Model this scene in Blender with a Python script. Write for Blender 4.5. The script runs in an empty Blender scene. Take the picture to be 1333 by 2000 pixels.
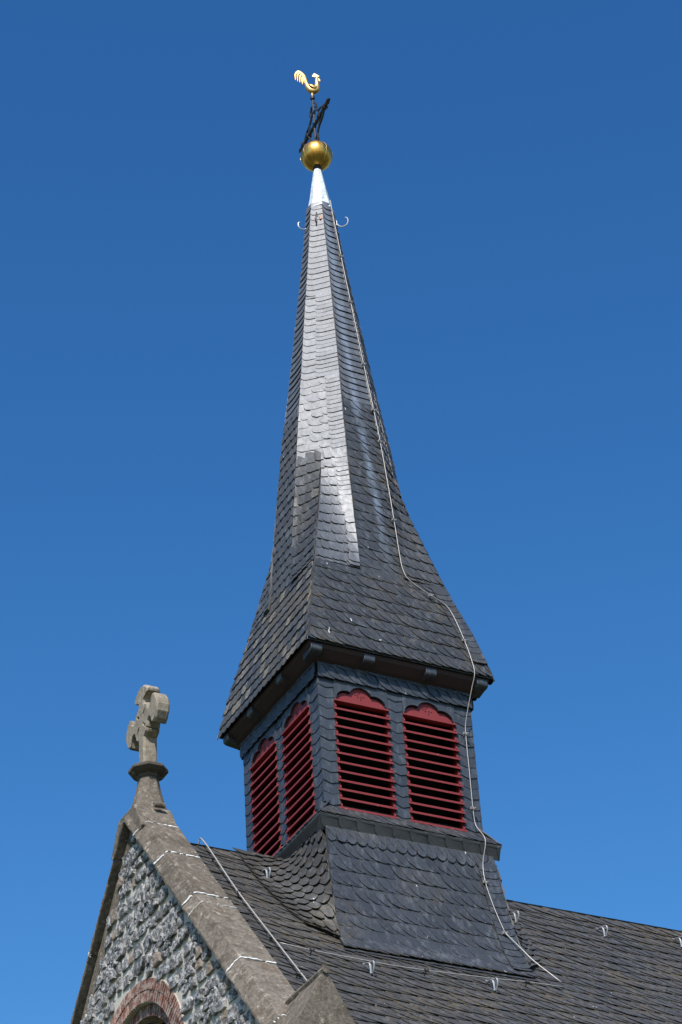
import bpy, math, random
import numpy as np
from mathutils import Vector, Matrix

D = bpy.data
sc = bpy.context.scene
C = sc.collection
random.seed(7)
rng = np.random.default_rng(7)
R = math.radians

# ------------------------------------------------------------------ camera
YAW, PITCH, ROLL = 0.5025, 0.6137, -0.0679
CAM = Vector((-18.1159, -32.9787, -19.1987))
cy, sy, cp, sp = math.cos(YAW), math.sin(YAW), math.cos(PITCH), math.sin(PITCH)
d = Vector((sy * cp, cy * cp, sp)); r0 = Vector((cy, -sy, 0)); u0 = r0.cross(d)
r_ = math.cos(ROLL) * r0 + math.sin(ROLL) * u0
u_ = -math.sin(ROLL) * r0 + math.cos(ROLL) * u0
cd = D.cameras.new('camera'); cam = D.objects.new('camera', cd); C.objects.link(cam)
M = Matrix((r_, u_, -d)).transposed().to_4x4(); M.translation = CAM
cam.matrix_world = M
cd.sensor_fit = 'VERTICAL'; cd.sensor_height = 36.0; cd.lens = 4800 / 2000 * 36
cd.clip_start = 0.5; cd.clip_end = 5000
cd.shift_x = 0.0
sc.camera = cam

# ------------------------------------------------------------------ light
SUN_AZ, SUN_EL = R(37), R(49)       # azimuth measured from -Y toward -X
sun_vec = Vector((-math.sin(SUN_AZ) * math.cos(SUN_EL), -math.cos(SUN_AZ) * math.cos(SUN_EL), math.sin(SUN_EL)))
sd = D.lights.new('sun', 'SUN'); sd.energy = 5.0; sd.angle = R(0.53); sd.color = (1.0, 0.955, 0.90)
so = D.objects.new('sun', sd); C.objects.link(so)
so.rotation_euler = (-sun_vec).to_track_quat('-Z', 'Y').to_euler(); so.location = (-30, -40, 40)
w = D.worlds.new('World'); sc.world = w; w.use_nodes = True
wn = w.node_tree.nodes; wl = w.node_tree.links
bg = wn['Background']; sky = wn.new('ShaderNodeTexSky'); sky.sky_type = 'NISHITA'; sky.sun_disc = False
sky.sun_elevation = SUN_EL; sky.sun_rotation = math.pi + SUN_AZ
sky.altitude = 0; sky.air_density = 1.6; sky.dust_density = 1.0; sky.ozone_density = 5.5
hs = wn.new('ShaderNodeHueSaturation'); hs.inputs['Saturation'].default_value = 1.09; hs.inputs['Hue'].default_value = 0.497; hs.inputs['Value'].default_value = 1.0
gm = wn.new('ShaderNodeGamma'); gm.inputs[1].default_value = 1.6
wl.new(sky.outputs[0], gm.inputs[0]); wl.new(gm.outputs[0], hs.inputs['Color']); wl.new(hs.outputs[0], bg.inputs[0]); bg.inputs[1].default_value = 0.0475
vs = sc.view_settings; vs.view_transform = 'Standard'; vs.look = 'None'; vs.exposure = 0.42; vs.gamma = 1.0

# ------------------------------------------------------------------ materials
def mat(name, build, rough=0.6, metal=0.0, spec=0.5):
    m = D.materials.new(name); m.use_nodes = True
    nt = m.node_tree; b = nt.nodes['Principled BSDF']
    b.inputs['Roughness'].default_value = rough; b.inputs['Metallic'].default_value = metal
    b.inputs['Specular IOR Level'].default_value = spec
    build(NT(nt, b)); return m

class NT:
    def __init__(s, nt, b): s.nt, s.b = nt, b
    def n(s, t, **k):
        o = s.nt.nodes.new(t)
        for a, v in k.items(): setattr(o, a, v)
        return o
    def link(s, a, b): s.nt.links.new(a, b)
    def co(s): return s.n('ShaderNodeTexCoord').outputs['Object']
    def noise(s, scale, detail=4, rough=0.6, vec=None, stretch=None):
        n = s.n('ShaderNodeTexNoise'); n.inputs['Scale'].default_value = scale
        n.inputs['Detail'].default_value = detail; n.inputs['Roughness'].default_value = rough
        v = vec or s.co()
        if stretch:
            mp = s.n('ShaderNodeMapping'); mp.inputs['Scale'].default_value = stretch; s.link(v, mp.inputs[0]); v = mp.outputs[0]
        s.link(v, n.inputs['Vector']); return n.outputs['Fac']
    def vor(s, scale, feature='F1'):
        n = s.n('ShaderNodeTexVoronoi', feature=feature); n.inputs['Scale'].default_value = scale
        s.link(s.co(), n.inputs['Vector']); return n
    def attr(s, nm): return s.n('ShaderNodeAttribute', attribute_name=nm).outputs['Fac']
    def ramp(s, f, stops):
        n = s.n('ShaderNodeValToRGB'); e = n.color_ramp.elements
        while len(e) < len(stops): e.new(0.5)
        for q, (p, c) in zip(e, stops):
            q.position = p; q.color = (c if isinstance(c, tuple) else (c, c, c)) + (1,)
        s.link(f, n.inputs[0]); return n.outputs[0]
    def mix(s, f, a, b, mode='MIX'):
        n = s.n('ShaderNodeMix', data_type='RGBA', blend_type=mode)
        for v, i in ((f, 0), (a, 6), (b, 7)):
            if isinstance(v, (int, float)): n.inputs[i].default_value = v
            elif isinstance(v, tuple): n.inputs[i].default_value = v + (1,)
            else: s.link(v, n.inputs[i])
        return n.outputs[2]
    def math(s, op, a, b=0.0, clamp=False):
        n = s.n('ShaderNodeMath', operation=op, use_clamp=clamp)
        for v, i in ((a, 0), (b, 1)):
            if isinstance(v, (int, float)): n.inputs[i].default_value = v
            else: s.link(v, n.inputs[i])
        return n.outputs[0]
    def bump(s, h, strength=0.5, dist=0.02):
        n = s.n('ShaderNodeBump'); n.inputs['Strength'].default_value = strength; n.inputs['Distance'].default_value = dist
        s.link(h, n.inputs['Height']); s.link(n.outputs[0], s.b.inputs['Normal'])
    def col(s, c): s.link(c, s.b.inputs['Base Color'])
    def rough(s, c): s.link(c, s.b.inputs['Roughness'])

def slate(name, base, tint, moss=0.0, rust=0.3, tan=0.0, rmin=0.30, rmax=0.5, spots=0.6, ior=1.5, stain=None):
    def f(t):
        rnd = t.attr('rnd'); edge = t.attr('edge')
        c = t.mix(rnd, tuple(x * 0.75 for x in base), tuple(x * 1.3 for x in base))
        big = t.noise(1.3, 3)
        c = t.mix(t.ramp(big, [(0.35, 0.0), (0.7, 0.55)]), c, tint)
        fine = t.noise(16, 6, 0.7)
        c = t.mix(t.ramp(fine, [(0.35, 0.35), (0.75, 0.0)]), c, tuple(x * 0.45 for x in base))
        haze = t.noise(5, 5, 0.65, stretch=(2, 2, 0.7))
        c = t.mix(t.ramp(haze, [(0.52, 0.0), (0.8, 0.35)]), c, (0.22, 0.24, 0.26))
        if tan:
            r2 = t.ramp(t.math('FRACT', t.math('MULTIPLY', rnd, 7.31)), [(1 - tan, 0.0), (1 - tan * .3, 0.6)])
            sp2 = t.ramp(t.noise(24, 5, 0.7), [(0.38, 0.0), (0.6, 1.0)])
            c = t.mix(t.math('MULTIPLY', r2, sp2), c, (0.26, 0.22, 0.155))
        if moss:
            mf = t.math('MULTIPLY', t.ramp(t.noise(0.9, 3), [(0.5, 0.0), (0.68, 1.0)]), t.ramp(t.noise(14, 5, 0.75), [(0.44, 0.0), (0.62, moss)]))
            c = t.mix(mf, c, (0.16, 0.115, 0.045))
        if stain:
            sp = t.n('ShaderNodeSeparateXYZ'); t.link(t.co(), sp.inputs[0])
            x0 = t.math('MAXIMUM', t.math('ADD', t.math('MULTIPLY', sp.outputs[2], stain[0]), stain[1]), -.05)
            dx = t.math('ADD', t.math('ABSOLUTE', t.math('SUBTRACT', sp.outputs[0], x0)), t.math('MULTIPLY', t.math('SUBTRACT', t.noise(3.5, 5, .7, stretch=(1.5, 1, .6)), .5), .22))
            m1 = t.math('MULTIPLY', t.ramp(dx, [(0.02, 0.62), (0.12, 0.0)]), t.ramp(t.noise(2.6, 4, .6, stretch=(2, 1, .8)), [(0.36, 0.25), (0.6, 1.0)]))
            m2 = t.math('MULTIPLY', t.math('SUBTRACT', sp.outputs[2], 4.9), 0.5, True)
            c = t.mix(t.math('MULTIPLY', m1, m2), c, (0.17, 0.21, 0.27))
        c = t.mix(t.math('MULTIPLY', edge, 0.9), c, (0.018, 0.017, 0.016))  # near-black edge faces: shade of the gaps under slates put into colour
        ef = t.math('MULTIPLY', edge, t.ramp(t.noise(5, 4, 0.7), [(0.46, 0.0), (0.60, rust * .9)]))
        c = t.mix(ef, c, (0.27, 0.19, 0.115))
        drop = t.ramp(t.noise(7.5, 2, 0.5, stretch=(1.6, 1.6, 0.55)), [(0.765, 0.0), (0.78, spots)])
        c = t.mix(drop, c, (0.6, 0.6, 0.58))
        t.col(c)
        t.rough(t.ramp(t.noise(9, 4), [(0.3, rmin), (0.7, rmax)]))
        t.bump(t.noise(20, 6, 0.7), 0.35, 0.01)
    m = mat(name, f, spec=0.5 if ior == 1.5 else 1.0); m.node_tree.nodes['Principled BSDF'].inputs['IOR'].default_value = ior; return m

M_SPIRE = slate('slate_spire', (0.045, 0.048, 0.054), (0.062, 0.065, 0.070), moss=0.0, rust=0.35, rmin=0.52, rmax=0.64, spots=0.25, ior=1.58)
M_MID = slate('slate_middle', (0.034, 0.037, 0.042), (0.050, 0.052, 0.055), moss=0.25, rust=0.8, rmin=0.60, rmax=0.72, spots=0.5, ior=1.5)
M_FLARE = slate('slate_flare', (0.029, 0.031, 0.034), (0.044, 0.045, 0.045), moss=0.5, rust=1.0, rmin=0.45, rmax=0.6, spots=0.8)
M_FLAREL = slate('slate_flare_weathered', (0.030, 0.032, 0.034), (0.046, 0.045, 0.042), moss=0.5, rust=1.0, tan=0.35, rmin=0.5, rmax=0.65, spots=0.6)
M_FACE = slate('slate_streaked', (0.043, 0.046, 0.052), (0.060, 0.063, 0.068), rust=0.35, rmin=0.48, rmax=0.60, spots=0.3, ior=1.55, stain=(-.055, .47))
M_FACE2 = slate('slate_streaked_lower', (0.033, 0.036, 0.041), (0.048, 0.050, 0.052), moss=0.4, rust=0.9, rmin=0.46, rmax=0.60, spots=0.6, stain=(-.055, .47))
M_WEDGE = slate('slate_wedge', (0.024, 0.026, 0.029), (0.034, 0.034, 0.034), moss=0.25, rust=1.0, tan=0.05, rmin=0.60, rmax=0.72, spots=0.7)  # darker slate for the left broach; its shade is put into the colour
M_NAVE = slate('slate_nave', (0.037, 0.036, 0.035), (0.055, 0.050, 0.045), moss=0.5, rust=0.8, rmin=0.5, rmax=0.65, spots=0.9)
M_FILL = slate('slate_fillet', (0.026, 0.0245, 0.022), (0.042, 0.037, 0.031), moss=0.3, rust=0.8, rmin=0.55, rmax=0.7, spots=0.7)
M_SKIRT = slate('slate_skirt', (0.030, 0.033, 0.038), (0.046, 0.048, 0.052), moss=0.25, rust=0.8, rmin=0.42, rmax=0.55, spots=0.6)
M_WALL = slate('slate_wall', (0.029, 0.034, 0.042), (0.041, 0.046, 0.054), rust=0.15, rmin=0.42, rmax=0.55, spots=0.3)
M_UNDER = slate('slate_underlay', (0.02, 0.02, 0.021), (0.03, 0.03, 0.03), rust=0)

def m_stone(name, a, b, lich=(0.30, 0.28, 0.22), dark=(0.07, 0.055, 0.04), bs=0.6, rust=True):
    def f(t):
        c = t.mix(t.noise(2.2, 4), a, b)
        c = t.mix(t.attr('rnd'), c, (1.0, 0.97, 0.93), 'MULTIPLY'); c = t.mix(t.math('MULTIPLY', t.attr('rnd'), 0.55), c, tuple(q * .45 for q in b))
        c = t.mix(t.ramp(t.noise(3.2, 7, 0.75), [(0.48, 0.0), (0.62, 0.7)]), c, dark)
        c = t.mix(t.ramp(t.noise(17, 8, 0.8), [(0.40, 0.7), (0.58, 0.0)]), c, dark)
        c = t.mix(t.ramp(t.noise(6.5, 10, 0.8), [(0.55, 0.0), (0.64, 0.75)]), c, lich)
        if rust:
            c = t.mix(t.ramp(t.noise(1.6, 4), [(0.62, 0.0), (0.74, 0.55)]), c, (0.20, 0.115, 0.055))
        pits = t.ramp(t.vor(55).outputs['Distance'], [(0.10, 1.0), (0.2, 0.0)])
        gate = t.ramp(t.noise(11, 3), [(0.5, 0.0), (0.6, 0.8)])
        c = t.mix(t.math('MULTIPLY', pits, gate), c, tuple(x * 0.35 for x in dark))
        t.col(c)
        t.bump(t.math('ADD', t.noise(16, 8, 0.8), t.math('MULTIPLY', t.noise(60, 4, 0.8), 0.6)), bs, 0.03)
    return mat(name, f, rough=0.9, spec=0.2)
M_COPE = m_stone('coping_stone', (0.245, 0.208, 0.168), (0.185, 0.156, 0.124), lich=(0.42, 0.375, 0.29), dark=(0.055, 0.043, 0.032), bs=0.8)
M_CROSS = m_stone('cross_stone', (0.36, 0.315, 0.25), (0.28, 0.24, 0.185), lich=(0.42, 0.37, 0.28), dark=(0.14, 0.115, 0.085), bs=0.4, rust=False)
M_COLLAR = m_stone('collar_stone', (0.10, 0.085, 0.075), (0.075, 0.062, 0.052), rust=False, bs=0.3)
M_MORTAR = mat('lime_mortar', lambda t: (t.col(t.ramp(t.noise(12, 5), [(0.3, (0.36, 0.345, 0.32)), (0.7, (0.62, 0.61, 0.59))])), t.bump(t.noise(40, 5), 0.6, 0.02)), rough=0.9)
M_BED = mat('wall_mortar', lambda t: (t.col(t.mix(t.noise(4, 5), (0.38, 0.345, 0.29), (0.54, 0.50, 0.435))), t.bump(t.noise(30, 6, 0.8), 0.7, 0.03)), rough=0.95, spec=0.2)

def f_rubble(t):
    rnd = t.attr('rnd')
    c = t.mix(rnd, (0.030, 0.029, 0.030), (0.095, 0.090, 0.086))
    c = t.mix(t.ramp(t.noise(9, 8, 0.85), [(0.47, 0.0), (0.57, 0.9)]), c, (0.44, 0.425, 0.41))
    c = t.mix(t.ramp(t.noise(24, 5, 0.8, stretch=(1, 1, 0.6)), [(0.55, 0.0), (0.66, 0.6)]), c, (0.5, 0.49, 0.48))
    tan = t.ramp(t.math('FRACT', t.math('MULTIPLY', rnd, 13.7)), [(0.94, 0.0), (0.96, 0.75)])
    c = t.mix(tan, c, (0.24, 0.18, 0.13))
    t.col(c); t.bump(t.noise(22, 8, 0.85), 0.7, 0.025)
M_RUBBLE = mat('basalt_rubble', f_rubble, rough=0.75, spec=0.35)
def f_brick(t):
    rnd = t.attr('rnd')
    c = t.ramp(rnd, [(0.0, (0.095, 0.042, 0.032)), (0.45, (0.15, 0.058, 0.040)), (0.75, (0.22, 0.075, 0.045)), (1.0, (0.11, 0.078, 0.066))])
    c = t.mix(t.ramp(t.noise(7, 6, 0.75), [(0.44, 0.0), (0.58, 0.8)]), c, (0.36, 0.29, 0.245))
    t.col(c); t.bump(t.noise(40, 5), 0.5, 0.02)
M_BRICK = mat('arch_brick', f_brick, rough=0.9, spec=0.2)
def f_red(t):
    grain = t.noise(6, 6, 0.7, stretch=(1, 1, 14))
    c = t.mix(grain, (0.12, 0.014, 0.015), (0.22, 0.028, 0.027))
    c = t.mix(t.ramp(t.noise(20, 4), [(0.66, 0.0), (0.74, 0.5)]), c, (0.5, 0.22, 0.19))
    t.col(c); t.bump(grain, 0.3, 0.01)
M_RED = mat('red_paint', f_red, rough=0.55, spec=0.35)
M_SOFFIT = mat('soffit_boards', lambda t: (t.col(t.mix(t.noise(3, 5), (0.022, 0.010, 0.009), (0.042, 0.018, 0.015))), t.bump(t.noise(4, 5, 0.6, stretch=(20, 20, 1)), 0.3, 0.01)), rough=0.8)
M_DARK = mat('dark_interior', lambda t: t.col(t.mix(t.noise(4), (0.008, 0.007, 0.006), (0.02, 0.016, 0.013))), rough=0.95, spec=0.1)
M_GLASS = mat('window_glass', lambda t: t.col(t.mix(t.noise(5), (0.008, 0.009, 0.01), (0.02, 0.018, 0.016))), rough=0.25)
def f_gold(t):
    seam = t.noise(2.5, 4, 0.6, stretch=(6, 6, 0.6))
    t.col(t.mix(t.ramp(seam, [(0.35, 0.0), (0.7, 1.0)]), (0.48, 0.245, 0.045), (0.70, 0.40, 0.10)))
    t.rough(t.ramp(t.noise(5, 5, stretch=(4, 4, 1)), [(0.3, 0.28), (0.7, 0.44)]))
    t.bump(t.noise(6, 3, 0.5), 0.12, 0.02)
M_GOLD = mat('gilded_copper', f_gold, metal=1.0)
M_GOLD2 = mat('gilded_cock', lambda t: (t.col(t.mix(t.noise(14, 5), (0.34, 0.20, 0.065), (0.56, 0.36, 0.14))), t.rough(t.ramp(t.noise(9), [(0.3, 0.38), (0.7, 0.55)]))), metal=0.85)
M_SEAM = mat('gold_seam', lambda t: t.col(t.mix(t.noise(9), (0.75, 0.52, 0.25), (0.6, 0.4, 0.16))), rough=0.45, metal=0.7)
M_IRON = mat('black_iron', lambda t: (t.col(t.mix(t.noise(20), (0.008, 0.009, 0.012), (0.022, 0.022, 0.025))), t.bump(t.noise(40), 0.4, 0.01)), rough=0.45)
def f_lead(t):
    c = t.mix(t.noise(5, 6, .7), (0.42, 0.45, 0.47), (0.66, 0.69, 0.70))
    c = t.mix(t.ramp(t.noise(15, 5, 0.8, stretch=(1.5, 1.5, .6)), [(0.57, 0.0), (0.66, 0.85)]), c, (0.24, 0.26, 0.29))
    t.col(c); t.bump(t.noise(7, 5, 0.7), 0.7, 0.06)
M_LEAD = mat('white_lead', f_lead, rough=0.55)
M_WIRE = mat('aluminium_wire', lambda t: t.col(t.mix(t.noise(15), (0.22, 0.205, 0.185), (0.40, 0.37, 0.335))), rough=0.5, metal=0.35)
M_ZINC = mat('galvanised_steel', lambda t: t.col(t.mix(t.noise(18), (0.22, 0.23, 0.24), (0.38, 0.39, 0.40))), rough=0.45, metal=0.4)
M_FLASH = mat('dark_zinc_flashing', lambda t: (t.col(t.mix(t.noise(5, 5), (0.035, 0.036, 0.038), (0.07, 0.07, 0.072))), t.bump(t.noise(4, 4), 0.3, 0.03)), rough=0.5)
M_GRASS = mat('meadow', lambda t: t.col(t.mix(t.noise(0.3, 6), (0.025, 0.042, 0.014), (0.05, 0.06, 0.025))), rough=0.95)
M_COPPER = mat('copper_tube', lambda t: t.col(t.mix(t.noise(20), (0.45, 0.2, 0.1), (0.6, 0.3, 0.18))), rough=0.5)

# ------------------------------------------------------------------ mesh builder
class MB:
    def __init__(s): s.v, s.f, s.rnd, s.edge, s.mi, s.n = [], [], [], [], [], 0
    def add(s, vs, fs, rnd=None, edge=0.0, mi=0):
        o = s.n
        s.v.append(np.asarray(vs, float).reshape(-1, 3)); s.n += len(s.v[-1])
        for i, f in enumerate(fs):
            s.f.append([o + k for k in f])
            s.rnd.append(0.5 if rnd is None else (rnd[i] if hasattr(rnd, '__len__') else rnd))
            s.edge.append(edge[i] if hasattr(edge, '__len__') else edge); s.mi.append(mi)
    def build(s, name, mats, parent=None, smooth=False, bevel=0, subsurf=0, angle=None):
        me = D.meshes.new(name)
        me.from_pydata(np.concatenate(s.v).tolist(), [], s.f)
        if not isinstance(mats, (list, tuple)): mats = [mats]
        for m in mats: me.materials.append(m)
        for nm, dat in (('rnd', s.rnd), ('edge', s.edge)):
            a = me.attributes.new(nm, 'FLOAT', 'FACE'); a.data.foreach_set('value', np.array(dat, 'f'))
        if len(mats) > 1: me.polygons.foreach_set('material_index', np.array(s.mi, 'i'))
        if smooth: me.polygons.foreach_set('use_smooth', [True] * len(me.polygons))
        me.update()
        if parent is not None:
            wl_ = parent.matrix_world.translation if parent.type == 'EMPTY' else None
        o = D.objects.new(name, me); C.objects.link(o)
        if parent is not None:
            o.parent = parent
            off = world_off(parent)
            o.location = (-off[0], -off[1], -off[2])   # meshes are written in world coordinates
        if bevel:
            b = o.modifiers.new('bevel', 'BEVEL'); b.width = bevel; b.segments = 2; b.limit_method = 'ANGLE'; b.angle_limit = R(35)
        if subsurf:
            b = o.modifiers.new('sub', 'SUBSURF'); b.levels = b.render_levels = subsurf
        return o

def world_off(o):
    p = np.zeros(3)
    while o is not None: p = p + np.array(o.location[:]); o = o.parent
    return p

def empty(name, loc, label, cat, group=None):
    o = D.objects.new(name, None); C.objects.link(o); o.location = loc
    o['label'] = label; o['category'] = cat
    if group: o['group'] = group
    o.empty_display_size = 0.1
    return o
def tag(o, label, cat, group=None):
    o['label'] = label; o['category'] = cat
    if group: o['group'] = group
    return o

def box(mb, lo, hi, **k):
    (x0, y0, z0), (x1, y1, z1) = lo, hi
    v = [(x0, y0, z0), (x1, y0, z0), (x1, y1, z0), (x0, y1, z0), (x0, y0, z1), (x1, y0, z1), (x1, y1, z1), (x0, y1, z1)]
    mb.add(v, [(0, 3, 2, 1), (4, 5, 6, 7), (0, 1, 5, 4), (1, 2, 6, 5), (2, 3, 7, 6), (3, 0, 4, 7)], **k)

def prism(mb, pts, vec, origin=(0, 0, 0), ax=(1, 0, 0), ay=(0, 0, 1), **k):
    """extrude a 2D outline (in axes ax, ay) along vec"""
    o = np.array(origin, float); ax = np.array(ax, float); ay = np.array(ay, float); vec = np.array(vec, float)
    a = [o + ax * p + ay * q for p, q in pts]; b = [p + vec for p in a]; n = len(a)
    fs = [tuple(range(n)), tuple(range(2 * n - 1, n - 1, -1))] + [(i, i + n, (i + 1) % n + n, (i + 1) % n) for i in range(n)]
    mb.add(a + b, fs, **k)

def tube(mb, pts, rad, seg=8, squash=None, **k):
    P = [Vector(p) for p in pts]; n = len(P)
    rad = rad if hasattr(rad, '__len__') else [rad] * n
    T = [(P[min(i + 1, n - 1)] - P[max(i - 1, 0)]).normalized() for i in range(n)]
    ref = Vector((0, 0, 1)) if abs(T[0].z) < 0.9 else Vector((1, 0, 0))
    a = T[0].cross(ref).normalized(); vs = []
    for p, t, r in zip(P, T, rad):
        a = (a - t * a.dot(t)).normalized(); b = t.cross(a)
        for j in range(seg):
            q = 2 * math.pi * j / seg; o = (a * math.cos(q) + b * math.sin(q)) * r
            if squash: o = o - squash[0] * (o.dot(squash[0]) * (1 - squash[1]))
            vs.append(tuple(p + o))
    fs = [(i * seg + j, i * seg + (j + 1) % seg, (i + 1) * seg + (j + 1) % seg, (i + 1) * seg + j) for i in range(n - 1) for j in range(seg)]
    fs += [tuple(range(seg - 1, -1, -1)), tuple(range((n - 1) * seg, n * seg))]
    mb.add(vs, fs, **k)

def lathe(mb, prof, cx=0, cy_=0, seg=24, rot=0.0, **k):
    vs = [(cx + r * math.cos(rot + 2 * math.pi * j / seg), cy_ + r * math.sin(rot + 2 * math.pi * j / seg), z) for r, z in prof for j in range(seg)]
    fs = [(i * seg + j, i * seg + (j + 1) % seg, (i + 1) * seg + (j + 1) % seg, (i + 1) * seg + j) for i in range(len(prof) - 1) for j in range(seg)]
    fs += [tuple(range(seg - 1, -1, -1)), tuple(range((len(prof) - 1) * seg, len(prof) * seg))]
    mb.add(vs, fs, **k)

def smooth_pts(pts, n=6):
    P = [np.array(p, float) for p in pts]; out = []
    for i in range(len(P) - 1):
        a, b, c, e = P[max(i - 1, 0)], P[i], P[i + 1], P[min(i + 2, len(P) - 1)]
        for t in np.arange(n) / n:
            out.append(0.5 * ((2 * b) + (-a + c) * t + (2 * a - 5 * b + 4 * c - e) * t * t + (-a + 3 * b - 3 * c + e) * t ** 3))
    out.append(P[-1]); return out

# ------------------------------------------------------------------ slating
OUT = {
    'arc':    [(0.0, -.45), (0.0, 0.0), (.10, .26), (.30, .52), (.62, .76), (1.05, .92), (1.6, .99), (2.15, 1.0), (2.15, -.45)],
    'scale':  [(0.0, -.40), (0.0, .42), (.04, .66), (.12, .84), (.26, .96), (.42, 1.0), (1.12, 1.0), (1.12, -.40)],
    'tongue': [(-.03, -.45), (-.01, .45), (.03, .66), (.15, .86), (.36, .98), (.58, 1.0), (.80, .91), (.95, .74), (1.03, .50), (1.05, -.45)],
    'arrow':  [(0.0, -.30), (0.0, .74), (.5, 1.0), (1.0, .80), (1.0, -.30)],
    'round':  [(-.15, -.30), (-.15, .6), (0.0, .88), (.3, 1.0), (.62, .97), (.88, .78), (1.0, .45), (1.0, -.30)],
    'skirt':  [(0.0, -.30), (0.0, .3), (.06, .58), (.2, .82), (.42, .96), (.62, 1.0), (1.3, 1.0), (1.3, -.30)],
}
def slates(mb, P, ul, ur, rows, wid, style='arc', mirror=False, lift=0.012, step=0.024, th=0.010, stagger=True, skew=0.0, jit=0.006, flip=1, base=0.004, tone=None, size_var=0.08, fit=False):
    """P(u,v)->positions; rows = v of the top of every course + its bottom; slates laid course by course"""
    pr = OUT[style]; S = np.array([p[0] for p in pr]); T = np.array([p[1] for p in pr]); smax, smin = S.max(), S.min()
    k = len(pr)
    for ri, (va, vb) in enumerate(rows):
        e = vb - va; vm = 0.5 * (va + vb)
        L, Rr = ul(vm), ur(vm)
        if Rr - L < 0.03: continue
        wd = (wid(vm) if callable(wid) else wid)
        if fit: wd = (Rr - L) / max(1, round((Rr - L) / wd))
        off = ((ri % 2) * 0.5 if stagger is True else (rng.random() if stagger == 'random' else 0)) * wd
        if fit: n0, n1 = 0, int(round((Rr - L) / wd))
        else: n0, n1 = -int(math.ceil(smax)) - 1, int((Rr - L) / wd) + 2
        for i in range(n0, n1):
            wj = wd * (1 + size_var * (rng.random() - .5)); ej = e * (1 + size_var * .4 * (rng.random() - .5))
            uu = L + off + i * wd + wj * S if not mirror else Rr - off - i * wd - wj * S
            if fit: uu = L + i * wd + wd * S if not mirror else Rr - i * wd - wd * S
            jt = jit * (rng.random(k) - .5) * 2
            vv = vb - e + ej * T + jt + (e - ej) * (T > .3)
            vv = vv + skew * (uu - L)
            lo = np.array([ul(min(max(q, 0), 1e9)) for q in vv]); hi = np.array([ur(max(q, 0)) for q in vv])
            cu = np.clip(uu, lo, hi); cl = np.abs(cu - uu) > 1e-6
            if cu.max() - cu.min() < 0.12 * wd: continue
            h = base + lift * (1 - (S - smin) / (smax - smin)) + step * (T + .45) / 1.45 + (rng.random() - .5) * 0.003 + (rng.random() - .5) * .010 * T + (rng.random() - .5) * .006 * S
            pos = P(cu, vv); eps = 0.01
            du = P(cu + eps, vv) - P(cu - eps, vv); dv = P(cu, vv + eps) - P(cu, vv - eps)
            N = np.cross(dv, du) * flip; ln = np.linalg.norm(N, axis=1, keepdims=True); N = N / np.maximum(ln, 1e-9)
            N = N.mean(0) / np.linalg.norm(N.mean(0)) * .5 + N * .5
            top = pos + N * h[:, None]; bot = top - N * th
            fs = [list(range(k - 1, -1, -1)) if not mirror else list(range(k))]
            for j in range(k - 1):
                q = [j, j + 1, k + j + 1, k + j]
                fs.append(q if not mirror else q[::-1])
            if flip < 0: fs = [f[::-1] for f in fs]
            rv = rng.random() if tone is None else tone(cu.mean(), vv.mean())
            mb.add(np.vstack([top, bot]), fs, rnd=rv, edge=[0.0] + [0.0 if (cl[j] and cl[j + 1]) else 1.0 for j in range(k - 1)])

def under(mb, P, ul, ur, v0, v1, nu=10, nv=16, depth=0.004, flip=1):
    vs = []
    for v in np.linspace(v0, v1, nv + 1):
        u = np.linspace(ul(v), ur(v), nu + 1); V = np.full_like(u, v)
        vs.append(P(u, V))
    vs = np.concatenate(vs)
    fs = [[j * (nu + 1) + i, j * (nu + 1) + i + 1, (j + 1) * (nu + 1) + i + 1, (j + 1) * (nu + 1) + i][::-1 * flip] for j in range(nv) for i in range(nu)]
    mb.add(vs, fs, rnd=0.3)

def courses(v0, v1, e, var=0.0):
    out = []; v = v0
    while v < v1 - 0.3 * (e(v) if callable(e) else e):
        q = (e(v) if callable(e) else e) * (1 + var * (rng.random() - .5)); out.append((v, min(v + q, v1))); v += q
    return out

# ================================================================== geometry constants
ZR, TH = -0.2732, 0.8551            # nave ridge height and roof pitch
CT, ST = math.cos(TH), math.sin(TH)
def roofz(y): return ZR - math.tan(TH) * abs(y)
def roofpt(x, y, h=0.0):            # point h above the front roof slope (y<0)
    return (x, y - h * ST, roofz(y) + h * CT)
GROUND = -20.8
NAVE_X0, NAVE_X1, SLOPE = -3.75, 14.0, 9.0
EAVE_Y = SLOPE * CT; EAVE_Z = ZR - SLOPE * ST

# ------------------------------------------------------------------ ground
mb = MB(); g = 30; xs = np.linspace(-400, 400, g + 1)
vs = [(x, y, GROUND + 0.6 * math.sin(x * .03) * math.sin(y * .027) * min(1, (abs(x) + abs(y)) / 150)) for y in xs for x in xs]
mb.add(vs, [(j * (g + 1) + i, j * (g + 1) + i + 1, (j + 1) * (g + 1) + i + 1, (j + 1) * (g + 1) + i) for j in range(g) for i in range(g)])
o = mb.build('ground', M_GRASS); o['kind'] = 'structure'

# ================================================================== CHURCH
church = empty('church', (0, 0, GROUND), 'church with dark slate nave roof and rubble basalt gable wall below the turret', 'church')

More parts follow.
